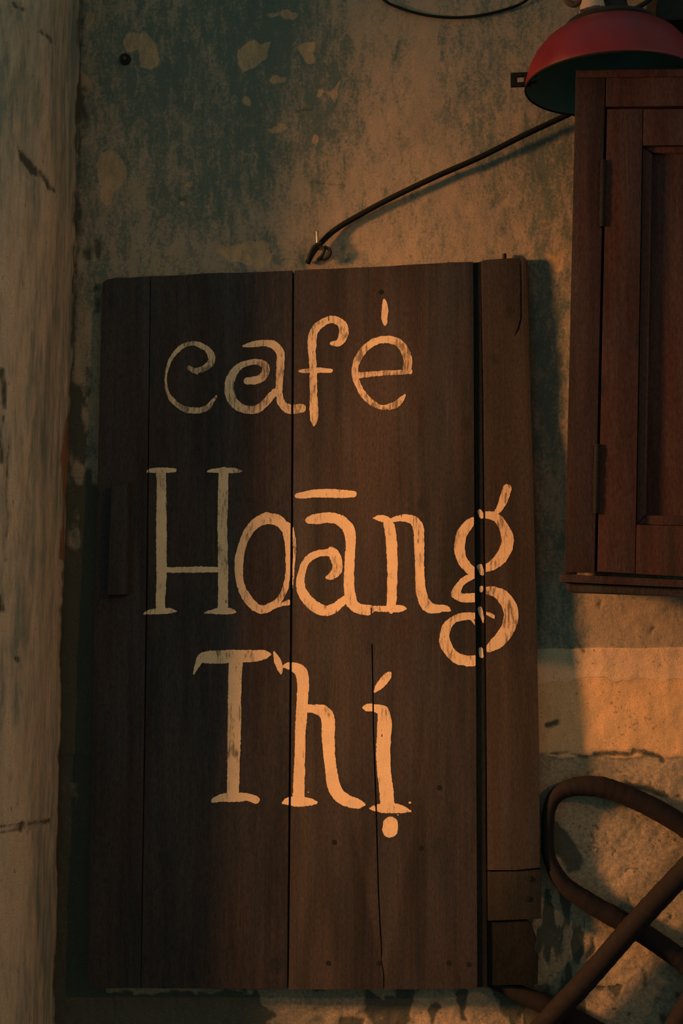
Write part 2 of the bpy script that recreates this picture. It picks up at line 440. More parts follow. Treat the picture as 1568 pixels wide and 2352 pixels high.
damp_shade = gs(1545, 1985, 50, 60, .6)+gs(1560, 2150, 40, 70, .5)+gs(1290, 2170, 70, 110, .55)+gs(1480, 1850, 110, 50, .25)+gs(1460, 2230, 90, 40, .3)+gs(1380, 2320, 50, 60, .35)+gs(1270, 1780, 50, 50, .35)+gs(1500, 1400, 90, 40, .28)+gs(1360, 1470, 60, 30, .22)+gs(160, 2000, 60, 700, .5)  # the tall spot at far left paints shade beside the sign
clus = gs(1365, 1925, 22, 45, 1)+gs(1500, 1520, 20, 14, 1)+gs(1420, 1620, 30, 40, .5)+gs(1480, 1680, 40, 40, .5)+gs(1540, 1930, 40, 60, .6)
pits = np.clip(sstep(1380, 1480, py)*.55+sstep(1740, 1760, py)*.45, 0, 1)
h = (fbm(X*14, Z*14, 31, 5)-.5)*.0050+(fbm(X*60, Z*60, 32, 3)-.5)*.0014
h += -.0007*sstep(-2, 3, patch)+.0013*sstep(-5, 5, lower)+(-.0022)*sstep(-4, 6, rough_)
h += -.0011*sstep(-6, 6, stain_shade)+.0010*sstep(6, -4, ksub)*sstep(-5, 5, lower)+(fbm(X*120, Z*120, 33, 3)-.5)*.0022*sstep(1740, 1780, py)
h = np.clip(h, -.006, .006)
wall = grid_mesh('wall_back', X, -h, Z, {'fa': (enc(patch), np.clip(teal, 0, 1.2), enc(lower)), 'fb': (enc(stain_shade), enc(rough_), pits), 'fc': (enc(ksub), np.clip(clus, 0, 1), np.clip(damp_shade, 0, 1))}, M_WALL)
tag(wall, 'old limewashed plaster wall with flaking teal and tan patches', kind='structure')

# ------------------------------------------------------------------ pier projecting on the left
def pier_x(z):                               # corner line against the back wall, slightly out of plumb
    a = on_y(187, 0, 0); b = on_y(124, 2352, 0)
    return a[0]+(b[0]-a[0])*(z-a[2])/(b[2]-a[2])
DP, RC = .193, .100
prof = []                                    # (dx from corner line, y)
for y in np.linspace(.02, -(DP-RC), 50): prof.append((0, y))
for t in np.linspace(0, math.pi/2, 44)[1:]: prof.append((-RC+RC*math.cos(t), -(DP-RC)-RC*math.sin(t)))
for x in np.concatenate([np.linspace(-RC, -.26, 70)[1:], np.linspace(-.26, -.9, 8)[1:]]): prof.append((x, -DP))
prof = np.array(prof[::-1])
zz = axis([(0, .66, .03), (.66, 2.2, .004), (2.2, 2.9, .05)])
U, Zp = np.meshgrid(np.arange(len(prof)), zz)
Xp = prof[U, 0]+pier_x(Zp); Yp = prof[U, 1]
arc = np.concatenate([[0], np.cumsum(np.hypot(*np.diff(prof, axis=0).T))])[U]
qx, qy = proj(np.stack([Xp, Yp, Zp], -1))
vx = qx+(fbm(qx/30, qy/60, 3)-.5)*16; vy = qy+(fbm(qx/30, qy/60, 4)-.5)*16
dk = np.full(qx.shape, -60.)
dk = np.maximum(dk, polysd(vx, vy, [(38, 345), (55, 348), (85, 385), (92, 405), (72, 402), (45, 372)]))
for L, wd in (([(95, 395), (108, 420), (118, 440)], 4), ([(0, 1898), (50, 1890), (115, 1884)], 4), ([(0, 1912), (40, 1904), (80, 1896)], 2.5),
              ([(30, 10), (50, 20)], 5), ([(90, 70), (110, 85), (120, 100)], 5), ([(4, 960), (6, 1060)], 5), ([(20, 1020), (18, 1100), (14, 1200), (10, 1290)], 4), ([(6, 1370), (4, 1400)], 5), ([(36, 1512), (40, 1516)], 5),
              ([(4, 850), (6, 940)], 6)):
    dk = np.maximum(dk, linesd(vx, vy, L, wd))
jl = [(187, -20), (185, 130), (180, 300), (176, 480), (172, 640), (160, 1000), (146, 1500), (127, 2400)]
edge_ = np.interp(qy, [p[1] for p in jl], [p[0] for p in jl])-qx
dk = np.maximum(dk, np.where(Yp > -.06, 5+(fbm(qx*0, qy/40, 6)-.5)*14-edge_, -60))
red = np.where((qy > 960) & (qy < 1290) & (Yp > -.08), 7+(fbm(qx*0, qy/50, 9)-.5)*14-np.abs(edge_-9), -60)
hp = (fbm(arc*22, Zp*4, 41, 5)-.5)*.008+(fbm(arc*70, Zp*12, 42, 4)-.5)*.0030-.0015*sstep(-6, 8, dk)
nx = np.where(np.abs(Yp) < DP-RC, 1.0, 0.0); 
nx = np.where((np.abs(Yp) >= DP-RC) & (prof[U, 0] > -RC), np.clip((prof[U, 0]+RC)/RC, 0, 1), nx)
ny = -np.sqrt(1-nx**2)
pier = grid_mesh('wall_left', Xp+nx*hp, Yp+ny*hp, Zp, {'fa': (enc(dk), enc(red), 0*dk)}, M_PIER)
tag(pier, 'weathered whitewashed pier with rounded corner at the left', kind='structure')

bm = bmesh.new(); box(bm, -2.6, 2.2, -3.2, .02, -.06, 0)
tag(from_bm('floor', bm, M_FLOOR, smooth=False), 'dark cement floor', kind='structure')

# ------------------------------------------------------------------ the sign board
TOPZ = on_y(700, 590, -.0125)[2]; BOTZ = on_y(700, 2272, -.033)[2]
lean = math.atan2(.0205, TOPZ-BOTZ)
SO = np.array([on_y(652, 2272, -.033)[0], -.033, BOTZ])
SN = np.array([0, -math.cos(lean), -math.sin(lean)]); SV = np.array([0, math.sin(lean), math.cos(lean)])
def sg(px_, py_, off=0.0):                   # photo position -> local (u, v) of the board, off = metres proud of its face
    p = on_plane(px_, py_, SO+SN*off, SN)-SO
    return (p[0], float(p@SV))
sign = empty('painted_sign_board', SO, (-lean, 0, 0))
tag(sign, 'dark wooden plank sign hand-lettered in cream brush script, leaning on the plaster wall', 'sign')
def piece(name, outline, off, thick, mat, bevel=.0012, parent=sign, label=None):
    pts = [sg(x, y, off) for x, y in outline]
    bm = bmesh.new(); prism(bm, pts, -off, -off+thick, bevel)
    o = from_bm(name, bm, mat, parent)
    if label: o['label'] = label
    return o
def wav(a, b, n, amp, seed, horiz=False):
    rn = random.Random(seed); out = []
    for i in range(n+1):
        t = i/n; j = 0 if i in (0, n) else (rn.random()-.5)*2*amp
        x = a[0]+(b[0]-a[0])*t; y = a[1]+(b[1]-a[1])*t
        out.append((x+(0 if horiz else j), y+(j if horiz else 0)))
    return out
TH_ = .0105
piece('plank', wav((226, 624), (327, 617), 4, 1.2, 1, True)+[(323, 2270)]+[(201, 2271), (206, 1500), (214, 660), (215, 632)], 0, TH_, M_SIGN, .0025)
piece('plank', wav((328, 617), (660, 604), 8, 1.2, 2, True)+[(661, 1200), (659, 2272)]+[(324, 2270), (329, 1400)], -.0002, TH_, M_SIGN, .0008)
crack = [(849, 1395), (851, 1480), (853, 1560), (855, 1680), (861, 1830), (865, 1950), (868, 2050), (873, 2140), (877, 2180), (874, 2205), (881, 2230), (882, 2273)]
cl = [(x-1.6, y) for x, y in crack[1:]]; cr = [(x+1.4, y) for x, y in crack[1:]]
piece('plank', wav((665, 604), (1022, 587), 8, 1.3, 3, True)+[(1028, 583), (1034, 586), (1085, 583), (1086, 800), (1088, 1180), (1092, 1500), (1096, 2272)]
      + list(reversed(cr))+[crack[0]]+cl+[(663, 2273), (666, 1200)], 0, TH_, M_SIGN, .0009)
# batten inside the groove, the groove's shade put into its near-black colour
piece('batten', [(1083, 586), (1103, 583), (1108, 1180), (1112, 1500), (1119, 2268), (1090, 2268), (1086, 1180)], -.0032, .0045, M_GROOVE, .0005, label='recessed strip between plank and stile, coloured dark for shade')
# stile with its splits, then the two broken lower blocks
stile = piece('stile', [(1103, 582), (1110, 579), (1150, 576), (1194, 573), (1195, 640), (1196, 716), (1190, 740), (1178, 764), (1181, 764), (1195, 742), (1199, 718), (1199, 640), (1198, 573),
      (1206, 574), (1212, 580), (1214, 700), (1222, 1000), (1232, 1400), (1238, 1700), (1241, 1996), (1180, 2001), (1119, 2002), (1117, 1700), (1113, 1300), (1109, 900)], .0005, TH_, M_STILE, .0010)
piece('stile_block', [(1119, 2004), (1180, 2003), (1241, 1998), (1243, 2112), (1120, 2117)], -.0022, TH_-.003, M_PATCHW, .0008, label='short patched end block of the stile')
piece('stile_foot', [(1119, 2119), (1210, 2116), (1222, 2130), (1232, 2160), (1226, 2180), (1236, 2200), (1234, 2262), (1120, 2264)], -.0060, .006, M_ROT, .0010, label='rotted dark lower end of the stile')
# pull batten on the left plank
bm = bmesh.new()
pp = [sg(x, y, .015) for x, y in [(240, 1110), (281, 1104), (280, 1366), (234, 1368)]]
prism(bm, pp, -.015, .001, .005)
from_bm('pull_handle', bm, M_STILE, sign)
# peg and nail stubs
for (x, y0, y1, r) in ((1158, 562, 580, .0029),):
    a = sg(x, y1); b = sg(x, y0); bm = bmesh.new()
    tube(bm, [(a[0], .005, a[1]), (b[0], .005, b[1])], [r, r], 10)
    from_bm('peg', bm, M_IRON, sign)
for (x, y) in ((869, 655), (765, 1937), (965, 1950), (1008, 1812), (1160, 610), (753, 2213), (1030, 2213), (1076, 2216), (870, 2213), (1215, 2020), (1210, 2066)):
    a = sg(x, y); bm = bmesh.new()
    lathe(bm, [(0, .0003), (.0034, .0003), (.0040, -.0003)], 9)
    bmesh.ops.rotate(bm, verts=bm.verts, matrix=Matrix.Rotation(R(90), 3, 'X'))
    bmesh.ops.translate(bm, verts=bm.verts, vec=(a[0], 0 if x < 1100 else .0002, a[1]))
    from_bm('nail_head', bm, M_BLACK, sign)

# ---- lettering: brush strokes traced as (x, y, width) in enlarged views of the photo
CAFE = (320, 640, 1568/660); HOA = (300, 1040, 1568/460); ANG = (640, 1080, 1568/460); GG = (960, 1080, 4.9); THI = (420, 1470, 2.8)
LET = [
 ('c', CAFE, [[(240,462,25),(275,478,30),(330,460,35),(362,425,40),(360,390,40),(335,355,34),(295,333,30),(250,325,24),(200,342,26),(155,385,24),(125,440,18),(110,520,13),(118,590,18),(145,640,26),(200,685,32),(260,700,36),(320,695,32),(355,670,26),(390,620,12)],
              [(272,478,24),(280,488,16),(287,498,4)]]),
 ('a', CAFE, [[(540,340,12),(590,330,34),(650,322,34),(705,332,44),(742,370,46),(747,430,44),(742,520,40),(740,600,38),(755,660,44),(790,690,52),(830,692,54),(866,688,48)],
              [(562,535,38),(610,530,46),(650,510,46),(665,470,44),(650,440,40),(600,428,32),(530,447,34),(485,490,46),(462,560,52),(470,625,52),(510,675,48),(570,697,44),(625,688,44),(670,650,42),(715,598,40)]]),
 ('f', CAFE, [[(1030,325,20),(1070,320,40),(1095,280,50),(1095,235,52),(1070,202,44),(1030,190,40),(985,205,42),(945,235,46),(925,280,48),(920,350,46),(925,430,40),(930,540,42),(932,650,44),(935,735,46),(934,768,24),(933,790,4)],
              [(855,480,14),(905,478,26),(960,475,30),(1026,478,20)]]),
 ('e', CAFE, [[(1165,505,34),(1300,492,28),(1400,487,26),(1466,482,28)],
              [(1450,470,46),(1455,420,48),(1430,350,48),(1385,312,44),(1320,302,40),(1260,320,40),(1205,365,40),(1170,430,38),(1160,500,34),(1180,560,32),(1215,620,36),(1260,660,32),(1310,682,24),(1370,675,36),(1410,648,32),(1438,615,16)],
              [(1322,82,16),(1325,120,34),(1324,180,34),(1327,205,26),(1327,228,4)]]),
 ('H', HOA, [[(195,140,76),(200,300,78),(203,500,82),(204,700,84),(207,900,80),(207,1050,78),(202,1130,74),(202,1220,74)],
             [(85,135,8),(110,122,34),(200,120,42),(290,120,34),(308,118,18)], [(65,1265,4),(110,1248,34),(200,1240,48),(280,1238,40),(326,1240,12)],
             [(692,130,76),(690,300,80),(687,450,78),(688,650,76),(695,850,78),(697,1000,78),(697,1120,80),(698,1220,80)],
             [(565,130,6),(600,125,30),(690,120,46),(790,122,38),(836,128,8)], [(552,1255,10),(600,1245,32),(690,1240,52),(760,1240,44),(800,1247,10)],
             [(230,915,44),(400,912,46),(560,910,46),(670,912,42)]]),
 ('o', HOA, [[(1040,500,92),(960,535,80),(895,610,74),(845,720,66),(822,850,70),(825,980,64),(855,1080,66),(905,1160,70),(965,1215,66),(1020,1228,66),(1080,1200,60),(1140,1150,46),(1185,1075,46),(1207,960,40),(1212,800,44),(1206,680,54),(1188,590,70),(1130,522,86),(1040,500,92)],
             [(1200,560,60),(1220,640,50),(1222,760,30)], [(1246,580,18),(1258,680,24),(1258,800,22),(1250,950,14),(1242,1100,8)], [(1080,1225,16),(1150,1192,20),(1218,1172,44)]]),
 ('a', ANG, [[(118,185,38),(180,180,54),(260,168,64),(400,168,70),(500,172,64),(566,172,54)],
             [(215,382,58),(280,370,84),(390,362,80),(470,388,90),(530,455,92),(545,540,84),(540,680,80),(535,830,82),(540,950,84),(560,1040,90),(615,1085,80),(690,1095,86)],
             [(362,838,22),(400,825,58),(438,780,80),(440,720,80),(420,660,84),(397,622,62)],
             [(390,640,56),(300,645,54),(220,682,56),(175,750,60),(150,850,66),(160,940,76),(210,1020,84),(280,1075,90),(350,1100,84),(420,1080,76),(480,1030,64),(520,1000,60)]]),
 ('n', ANG, [[(722,365,4),(770,365,44),(825,378,60),(855,440,84),(870,550,86),(875,650,86),(878,800,82),(875,950,78),(872,1050,76),(870,1105,40)],
             [(728,1085,42),(800,1085,46),(880,1085,56),(950,1082,52),(992,1086,6)],
             [(880,380,36),(940,365,54),(1000,368,64),(1050,388,76),(1085,450,84),(1090,560,80),(1092,700,74),(1098,850,76),(1107,960,82),(1140,1045,90),(1190,1083,80),(1270,1082,56),(1310,1085,46),(1340,1100,6)]]),
 ('g', GG, [[(1000,185,100),(985,250,100),(950,340,96),(905,430,70),(870,470,50)],
            [(655,490,60),(730,490,80),(820,492,92),(900,535,100),(960,625,112),(1000,720,130),(1005,820,140),(970,920,140),(900,1010,130),(820,1070,110),(750,1100,90),(680,1120,70)],
            [(610,540,60),(560,600,110),(490,700,120),(460,830,118),(470,950,120),(520,1050,116),(590,1120,110),(650,1165,100)],
            [(610,1190,70),(520,1230,80),(460,1290,84),(425,1360,100),(418,1392,110),(480,1430,100),(560,1435,105),(650,1430,95)],
            [(750,1350,80),(850,1360,110),(950,1420,150),(1020,1520,165),(1050,1620,165),(1030,1730,165),(980,1840,160),(900,1930,150),(800,2010,90)],
            [(655,2150,120),(540,2150,120),(430,2120,120),(350,2050,120),(295,1950,125),(290,1860,110),(320,1760,100),(400,1680,80),(500,1650,90),(650,1635,70)],
            [(600,1670,34),(635,1740,14)], [(765,1610,30),(830,1640,45),(852,1662,24)]]),
 ('t', THI, [[(50,225,4),(70,170,30),(95,125,52),(130,115,76),(220,112,86),(330,108,84),(430,105,76),(500,98,60),(545,95,16)], [(572,85,18),(595,140,44),(612,195,34),(618,228,4)],
             [(322,140,92),(318,300,86),(316,500,86),(315,700,84),(313,850,80),(312,1000,78)], [(185,1040,28),(240,1022,50),(320,1018,60),(400,1018,50),(462,1035,48)]]),
 ('h', THI, [[(635,175,18),(665,170,44),(710,182,64),(750,220,82),(760,300,76),(752,450,74),(745,600,70),(742,750,70),(738,900,74),(736,1010,74)],
             [(634,1055,16),(670,1045,50),(740,1048,64),(800,1048,50),(848,1052,18)],
             [(790,445,48),(840,450,60),(895,467,80),(925,525,90),(925,620,84),(932,740,78),(945,850,78),(962,945,84),(1000,1008,84),(1060,1045,76),(1120,1060,60),(1168,1068,6)], [(797,985,9),(799,986,9)]]),
 ('i', THI, [[(1147,440,8),(1180,440,48),(1230,445,50),(1278,467,76),(1290,540,92),(1282,700,94),(1285,830,90),(1300,950,90),(1310,1060,90)],
             [(1197,1090,12),(1240,1088,44),(1310,1088,66),(1400,1095,50),(1460,1108,8)], [(1227,333,20),(1270,285,56),(1310,235,46),(1328,212,8)],
             [(1331,1190,96),(1327,1228,100)], [(1454,1053,13),(1456,1053,13)], [(1377,1132,10),(1379,1132,10)]]),
]
NAMES = {'c': 'curled letter c', 'a': 'curled letter a', 'f': 'letter f', 'e': 'accented letter e', 'h': 'letter h', 'H': 'capital letter H', 'o': 'tall letter o', 'n': 'letter n', 'g': 'double-looped letter g', 't': 'capital letter T', 'i': 'letter i with accent and dot'}
STEP = 1.7
def march(S, x0, y0, clip, off, name, wearf, label):
    ny_, nx_ = S.shape; V = {}; co = []; fs = []
    def vid(key, x, y):
        k = V.get(key)
        if k is None:
            k = V[key] = len(co); co.append((x, y))
        return k
    full = (S > 0)
    any_ = full[:-1, :-1] | full[1:, :-1] | full[:-1, 1:] | full[1:, 1:]
    for j, i in zip(*np.nonzero(any_)):
        c = [(i, j), (i+1, j), (i+1, j+1), (i, j+1)]; s_ = [S[b, a] for a, b in c]; poly = []
        for k in range(4):
            (a, b), (a2, b2) = c[k], c[(k+1) % 4]; u, v = s_[k], s_[(k+1) % 4]
            if u > 0: poly.append(vid((a, b, 0, 0), a, b))
            if (u > 0) != (v > 0):
                t = u/(u-v); key = (min(a, a2), min(b, b2), 1 if a != a2 else 2, 0)
                poly.append(vid(key, a+(a2-a)*t, b+(b2-b)*t))
        if len(poly) >= 3: fs.append(poly)
    if not fs: return None
    loc = [sg(x0+x*STEP, y0+y*STEP, off) for x, y in co]
    me = bpy.data.meshes.new(name); me.from_pydata([(u, -off, v) for u, v in loc], [], fs)
    at = me.color_attributes.new('wear', 'FLOAT_COLOR', 'POINT')
    wv = np.array([wearf(x0+x*STEP, y0+y*STEP) for x, y in co])
    at.data.foreach_set('color', np.stack([wv, wv, wv, np.ones_like(wv)], -1).ravel().astype(np.float32))
    o = link(name, me, M_PAINT, sign); o['label'] = label
    return o
YL = [590, 1180, 1500, 2272]
def stroke_field(strokes, tr):
    ox, oy, sc = tr
    allp = [np.array([(ox+x/sc, oy+y/sc, wd/sc/2) for x, y, wd in st]) for st in strokes]
    mn = np.min([p.min(0) for p in allp], 0); mx = np.max([p.max(0) for p in allp], 0)
    x0, y0 = mn[0]-24, mn[1]-24
    gx, gy = np.meshgrid(np.arange(x0, mx[0]+24, STEP), np.arange(y0, mx[1]+24, STEP))
    S = np.full(gx.shape, -1e3)
    for p in allp:
        q = catmull(p, 7)
        for a, b in zip(q[:-1], q[1:]):
            e = b[:2]-a[:2]; L = max(e@e, 1e-9)
            r = max(a[2], b[2])+6
            i0 = max(0, int((min(a[0], b[0])-r-x0)/STEP)); i1 = int((max(a[0], b[0])+r-x0)/STEP)+2
            j0 = max(0, int((min(a[1], b[1])-r-y0)/STEP)); j1 = int((max(a[1], b[1])+r-y0)/STEP)+2
            sx = gx[j0:j1, i0:i1]; sy = gy[j0:j1, i0:i1]
            t = np.clip(((sx-a[0])*e[0]+(sy-a[1])*e[1])/L, 0, 1)
            d = np.hypot(sx-a[0]-e[0]*t, sy-a[1]-e[1]*t)
            S[j0:j1, i0:i1] = np.maximum(S[j0:j1, i0:i1], np.maximum(a[2]+(b[2]-a[2])*t, .3)-d)
    return S, gx, gy, x0, y0
for li, (ch, tr, strokes) in enumerate(LET):
    S, gx, gy, x0, y0 = stroke_field(strokes, tr)
    S = S+(fbm(gx/9, gy/14, 50+li, 2)-.5)*2.0+(fbm(gx/2.6, gy/5, 30+li, 2)-.5)*2.2
    # dry-brush gaps
    dry = fbm(gx/2.6, gy/16, 80+li, 3)
    S = np.minimum(S, np.where(S > 0, (.845-dry)*40, S))
    pc = np.interp(gy, YL, [1085.5, 1088, 1092, 1096]); st_l = np.interp(gy, YL, [1104, 1112, 1115, 1119])
    g660 = np.abs(gx-662.5)-2.6
    ck = np.where(gy > 1395, np.abs(gx-np.interp(gy, [c_[1] for c_ in crack], [c_[0] for c_ in crack]))-1.8, 9)
    board = np.minimum(np.minimum(S, pc-1-gx), np.minimum(g660, ck)); board = np.minimum(board, np.abs(gx-328)-.9 if li == 4 else board)
    wb = {0: .13, 1: .09, 2: .08, 3: .12, 4: .05, 5: .07, 6: .02, 7: .02, 8: .07, 9: .03, 10: .0, 11: .0}[li]
    wearf = lambda x, y, wb=wb: float(wb+(fbm(np.array(x/26.), np.array(y/46.), 7)-.5)*.34)
    march(board, x0, y0, None, .00035, 'painted_letter', wearf, 'cream brush-painted '+NAMES[ch])
    if ch == 'g':
        right = np.minimum(S, gx-st_l-1.5)
        march(right, x0, y0, None, .00085, 'painted_letter', wearf, 'right half of the cream double-looped letter g')
        # flecks of paint down in the groove
        for fk in ([(690,450,50),(715,500,60)], [(690,1080,60),(715,1150,60)], [(706,1320,44),(706,1350,44)], [(690,1560,50),(710,1620,50),(730,1720,12)], [(700,2020,46),(712,2100,46)]):
            B, bx, by, a0, b0 = stroke_field([fk], GG)
            B = B+(fbm(bx/5, by/12, 97, 2)-.5)*2.5
            B = np.minimum(B, np.minimum(bx-np.interp(by, YL, [1089, 1092, 1095, 1100]), np.interp(by, YL, [1101, 1109, 1112, 1118])-bx))
            march(B, a0, b0, None, -.0029, 'paint_fleck', wearf, 'cream paint fleck in the groove')

# ------------------------------------------------------------------ wall cabinet on the right
cyaw = R(-3.5)                               # right side a little nearer to the viewer
KN = np.array([math.sin(cyaw), -math.cos(cyaw), 0.0]); KU = np.array([math.cos(cyaw), math.sin(cyaw), 0.0])
KO = on_y(1296, 1320, -.20)
cab = empty('wall_cabinet', KO, (0, 0, cyaw))
tag(cab, 'red-brown wooden wall cabinet with a framed panel door, below the red lamp shade', 'cabinet')
def kb(px_, py_, off=0.0):
    p = on_plane(px_, py_, KO+KN*off, KN)-KO
    return (float(p@KU), float(p[2]))
def kpiece(name, outline, off, thick, mat, bevel=.0015, parent=cab, label=None):
    pts = [kb(x, y, off) for x, y in outline]
    bm = bmesh.new(); prism(bm, pts, -off, -off+thick, bevel)
    o = from_bm(name, bm, mat, parent)
    if label: o['label'] = label
    return o
XR = 1960                                    # cabinet carries on beyond the frame
def kx(a, b, y, y0=160, y1=1320): return a+(b-a)*(y-y0)/(y1-y0)
lf = lambda y: kx(1322, 1296, y)             # front left edge
sr = lambda y: kx(1391, 1366, y)             # stile right edge
def sl(y, r=0): return y+r
# carcass sides, top and bottom reach back to the wall
BK = .185
kpiece('side_panel', [(lf(166), 166), (lf(166)+26, 166), (lf(1318)+26, 1318), (lf(1318), 1318)], -.003, BK, M_CAB, .001)
kpiece('side_panel', [(XR-26, 160), (XR, 160), (XR+10, 1345), (XR-16, 1345)], -.003, BK-.03, M_CAB, .001)
kpiece('top_board', [(lf(162), 161), (XR, 152), (XR, 172), (lf(176)+2, 178)], .002, BK-.02, M_CAB, .0015)
kpiece('face_stile', [(lf(176), 178), (sr(176)-1, 177), (sr(1318)-1, 1316), (lf(1318), 1314)], 0, .020, M_CAB)
kpiece('face_stile', [(XR-75, 176), (XR, 172), (XR+8, 1340), (XR-70, 1337)], 0, .020, M_CAB)
kpiece('face_rail', [(sr(177)+1, 177), (XR-76, 175), (XR-76, 240), (sr(245)+1, 245)], 0, .020, M_CAB)
kpiece('bottom_board', [(1284, 1318), (1296, 1319), (XR, 1352), (XR, 1368), (1286, 1337)], .004, BK, M_CAB, .0015)
kpiece('bottom_moulding', [(1298, 1338), (XR, 1369), (XR, 1398), (1600, 1372), (1316, 1362), (1304, 1358)], -.004, BK-.04, M_CABD, .002)
kpiece('back_panel', [(lf(190)+20, 190), (XR-20, 190), (XR-10, 1320), (lf(1310)+20, 1310)], -.150, .008, M_CABD, .0005)
door = empty('door', (0, 0, 0)); door.parent = cab
dl = lambda y: sr(y)+5
DR = XR-80
pl = lambda y: kx(1476, 1458, y, 247, 1320)  # inner edge of the door stile
db = lambda x: 1313+(x-1370)*.060
def dpiece(name, outline, off, thick, mat, bevel=.0015, label=None): return kpiece(name, outline, off, thick, mat, bevel, door, label)
dpiece('door_stile', [(dl(250), 250), (pl(250), 249), (pl(1317), db(1459)), (dl(1312), db(1370))], .001, .018, M_CAB)
dpiece('door_stile', [(DR-85, 250), (DR, 249), (DR+6, db(DR)), (DR-80, db(DR-85))], .001, .018, M_CAB)
dpiece('door_rail', [(pl(250)+1, 250), (DR-86, 249), (DR-86, 332), (pl(334)+1, 334)], .001, .018, M_CAB)
dpiece('door_rail', [(pl(1206)+1, 1205), (DR-81, 1214), (DR-81, db(DR-85)), (pl(1317)+1, db(1460))], .001, .018, M_CAB)
dpiece('moulding', [(pl(335)+1, 335), (DR-86, 333), (DR-100, 349), (pl(350)+24, 351)], -.005, .008, M_CAB, .002)
dpiece('moulding', [(pl(335)+1, 336), (pl(352)+23, 352), (pl(1180)+23, 1182), (pl(1204)+1, 1204)], -.005, .008, M_CAB, .002)
dpiece('moulding', [(pl(1204)+1, 1205), (pl(1180)+24, 1183), (DR-98, 1190), (DR-82, 1213)], -.005, .008, M_CAB, .002)
dpiece('panel', [(pl(335)+8, 340), (DR-92, 338), (DR-88, 1208), (pl(1200)+8, 1200)], -.011, .006, M_CAB, .0005)
for (y0, y1) in ((374, 516), (1026, 1174)):
    a = kb(sr(y0)-1, y0); b = kb(sr(y1)-1, y1); bm = bmesh.new()
    n = 4
    for k in range(n):
        t0 = (k+.06)/n; t1 = (k+.94)/n
        tube(bm, [(a[0]+(b[0]-a[0])*t, -.0015, a[1]+(b[1]-a[1])*t) for t in (t0, t1)], .0036, 12)
    tube(bm, [(a[0], -.0015, a[1]+.003), (b[0], -.0015, b[1]-.003)], .0032, 10)
    from_bm('hinge', bm, M_BLACK, cab)

# ------------------------------------------------------------------ red lamp shade
near = on_y(1413, 119, -.250)
Rl = .108
LC = np.array([near[0]+.004, near[1]+Rl, near[2]])
lamp = empty('lamp_shade', LC)
tag(lamp, 'red enamel lamp shade with dark underside hanging above the cabinet', 'lamp')
bm = bmesh.new()
lathe(bm, [(.1085, 0), (.1090, .003), (.1075, .012), (.1035, .026), (.096, .041), (.084, .056), (.069, .067), (.054, .0735), (.050, .0745)], 96)
sh = from_bm('shade', bm, M_RED, lamp); sh['label'] = 'glossy red enamel outside of the shade'
bm = bmesh.new()
lathe(bm, [(.1085, 0), (.1068, .0005), (.105, .012), (.101, .025), (.093, .040), (.081, .054), (.066, .064), (.040, .070), (0, .071)], 96)
ins = from_bm('inside', bm, M_INNER, lamp); ins['label'] = 'dark teal inside of the shade'
bm = bmesh.new(); tube(bm, [(.1082*math.cos(a), .1082*math.sin(a), 0) for a in np.linspace(0, 2*math.pi, 96, endpoint=False)], .0014, 8, closed=True)
from_bm('rim', bm, M_BLACK, lamp)
bm = bmesh.new()
lathe(bm, [(.056, .071), (.059, .0745), (.057, .079), (.040, .0835), (.028, .085), (.024, .090), (.020, .110), (0, .111)], 64)
cap = from_bm('cap', bm, M_IRON, lamp); cap['label'] = 'dark metal cap on top of the shade'
# lug at the rim
ang = math.atan2(-.010, -.1)
lg = empty('lug', (0, 0, 0)); lg.parent = lamp
pL = on_y(1222, 182, LC[1]-.006)-LC
bm = bmesh.new()
ow, oh = .0270, .0185; xx = pL[0]-.0005; zc_ = pL[2]
def ring_plate(bm, xo0, xo1, zo0, zo1, xi0, xi1, zi0, zi1, y0, y1):
    box(bm, xo0, xi0, y0, y1, zo0, zo1, .0008); box(bm, xi1, xo1, y0, y1, zo0, zo1, .0008)
    box(bm, xi0-.001, xi1+.001, y0, y1, zo0, zi0, .0008); box(bm, xi0-.001, xi1+.001, y0, y1, zi1, zo1, .0008)
ring_plate(bm, xx-ow, xx-.0015, zc_-oh/2, zc_+oh/2, xx-ow+.0085, xx-.010, zc_-.0035, zc_+.0035, pL[1]-.002, pL[1]+.002)
from_bm('lug_plate', bm, M_BLACK, lg)
bm = bmesh.new()
for dz in (-.0055, .0055): tube(bm, [(xx-.003, pL[1], zc_+dz), (xx+.006, pL[1], zc_+dz*.6)], .0016, 8)
from_bm('lug_rivet', bm, M_IRON, lg)
# neck wrapped in tan tape, twine knot and feeder cable, all above the cap
def ly(px_, py_, y): return on_y(px_, py_, y)-LC
bm = bmesh.new()
c0 = ly(1360, 36, LC[1]-.02); c1 = ly(1361, -60, LC[1]-.02)
tube(bm, [c0+(c1-c0)*t for t in np.linspace(0, 1, 14)], [.0165-.002*min(1, 3*t) for t in np.linspace(0, 1, 14)], 16, .04, 3)
nk = from_bm('taped_neck', bm, M_TAN, lamp); nk['label'] = 'pale tan taped neck'
bm = bmesh.new()
for k, pts in enumerate(([(1334, 32), (1352, 26), (1374, 22), (1394, 27), (1412, 34)], [(1340, 38), (1364, 30), (1388, 32), (1420, 40), (1440, 38)], [(1350, 42), (1380, 26), (1402, 36), (1426, 30)])):
    q = catmull([ly(x, y, LC[1]-.040+.004*k) for x, y in pts], 6)
    tube(bm, q, .0050, 8, .12, k)
from_bm('twine_knot', bm, M_ROPE, lamp)
bm = bmesh.new()
q = catmull([ly(x, y, LC[1]-.03) for x, y in [(1408, 34), (1440, 26), (1470, 14), (1496, -6), (1515, -40)]], 8)
tube(bm, q, .0030, 10)
from_bm('feeder_cable', bm, M_BLACK, lamp)
bm = bmesh.new()
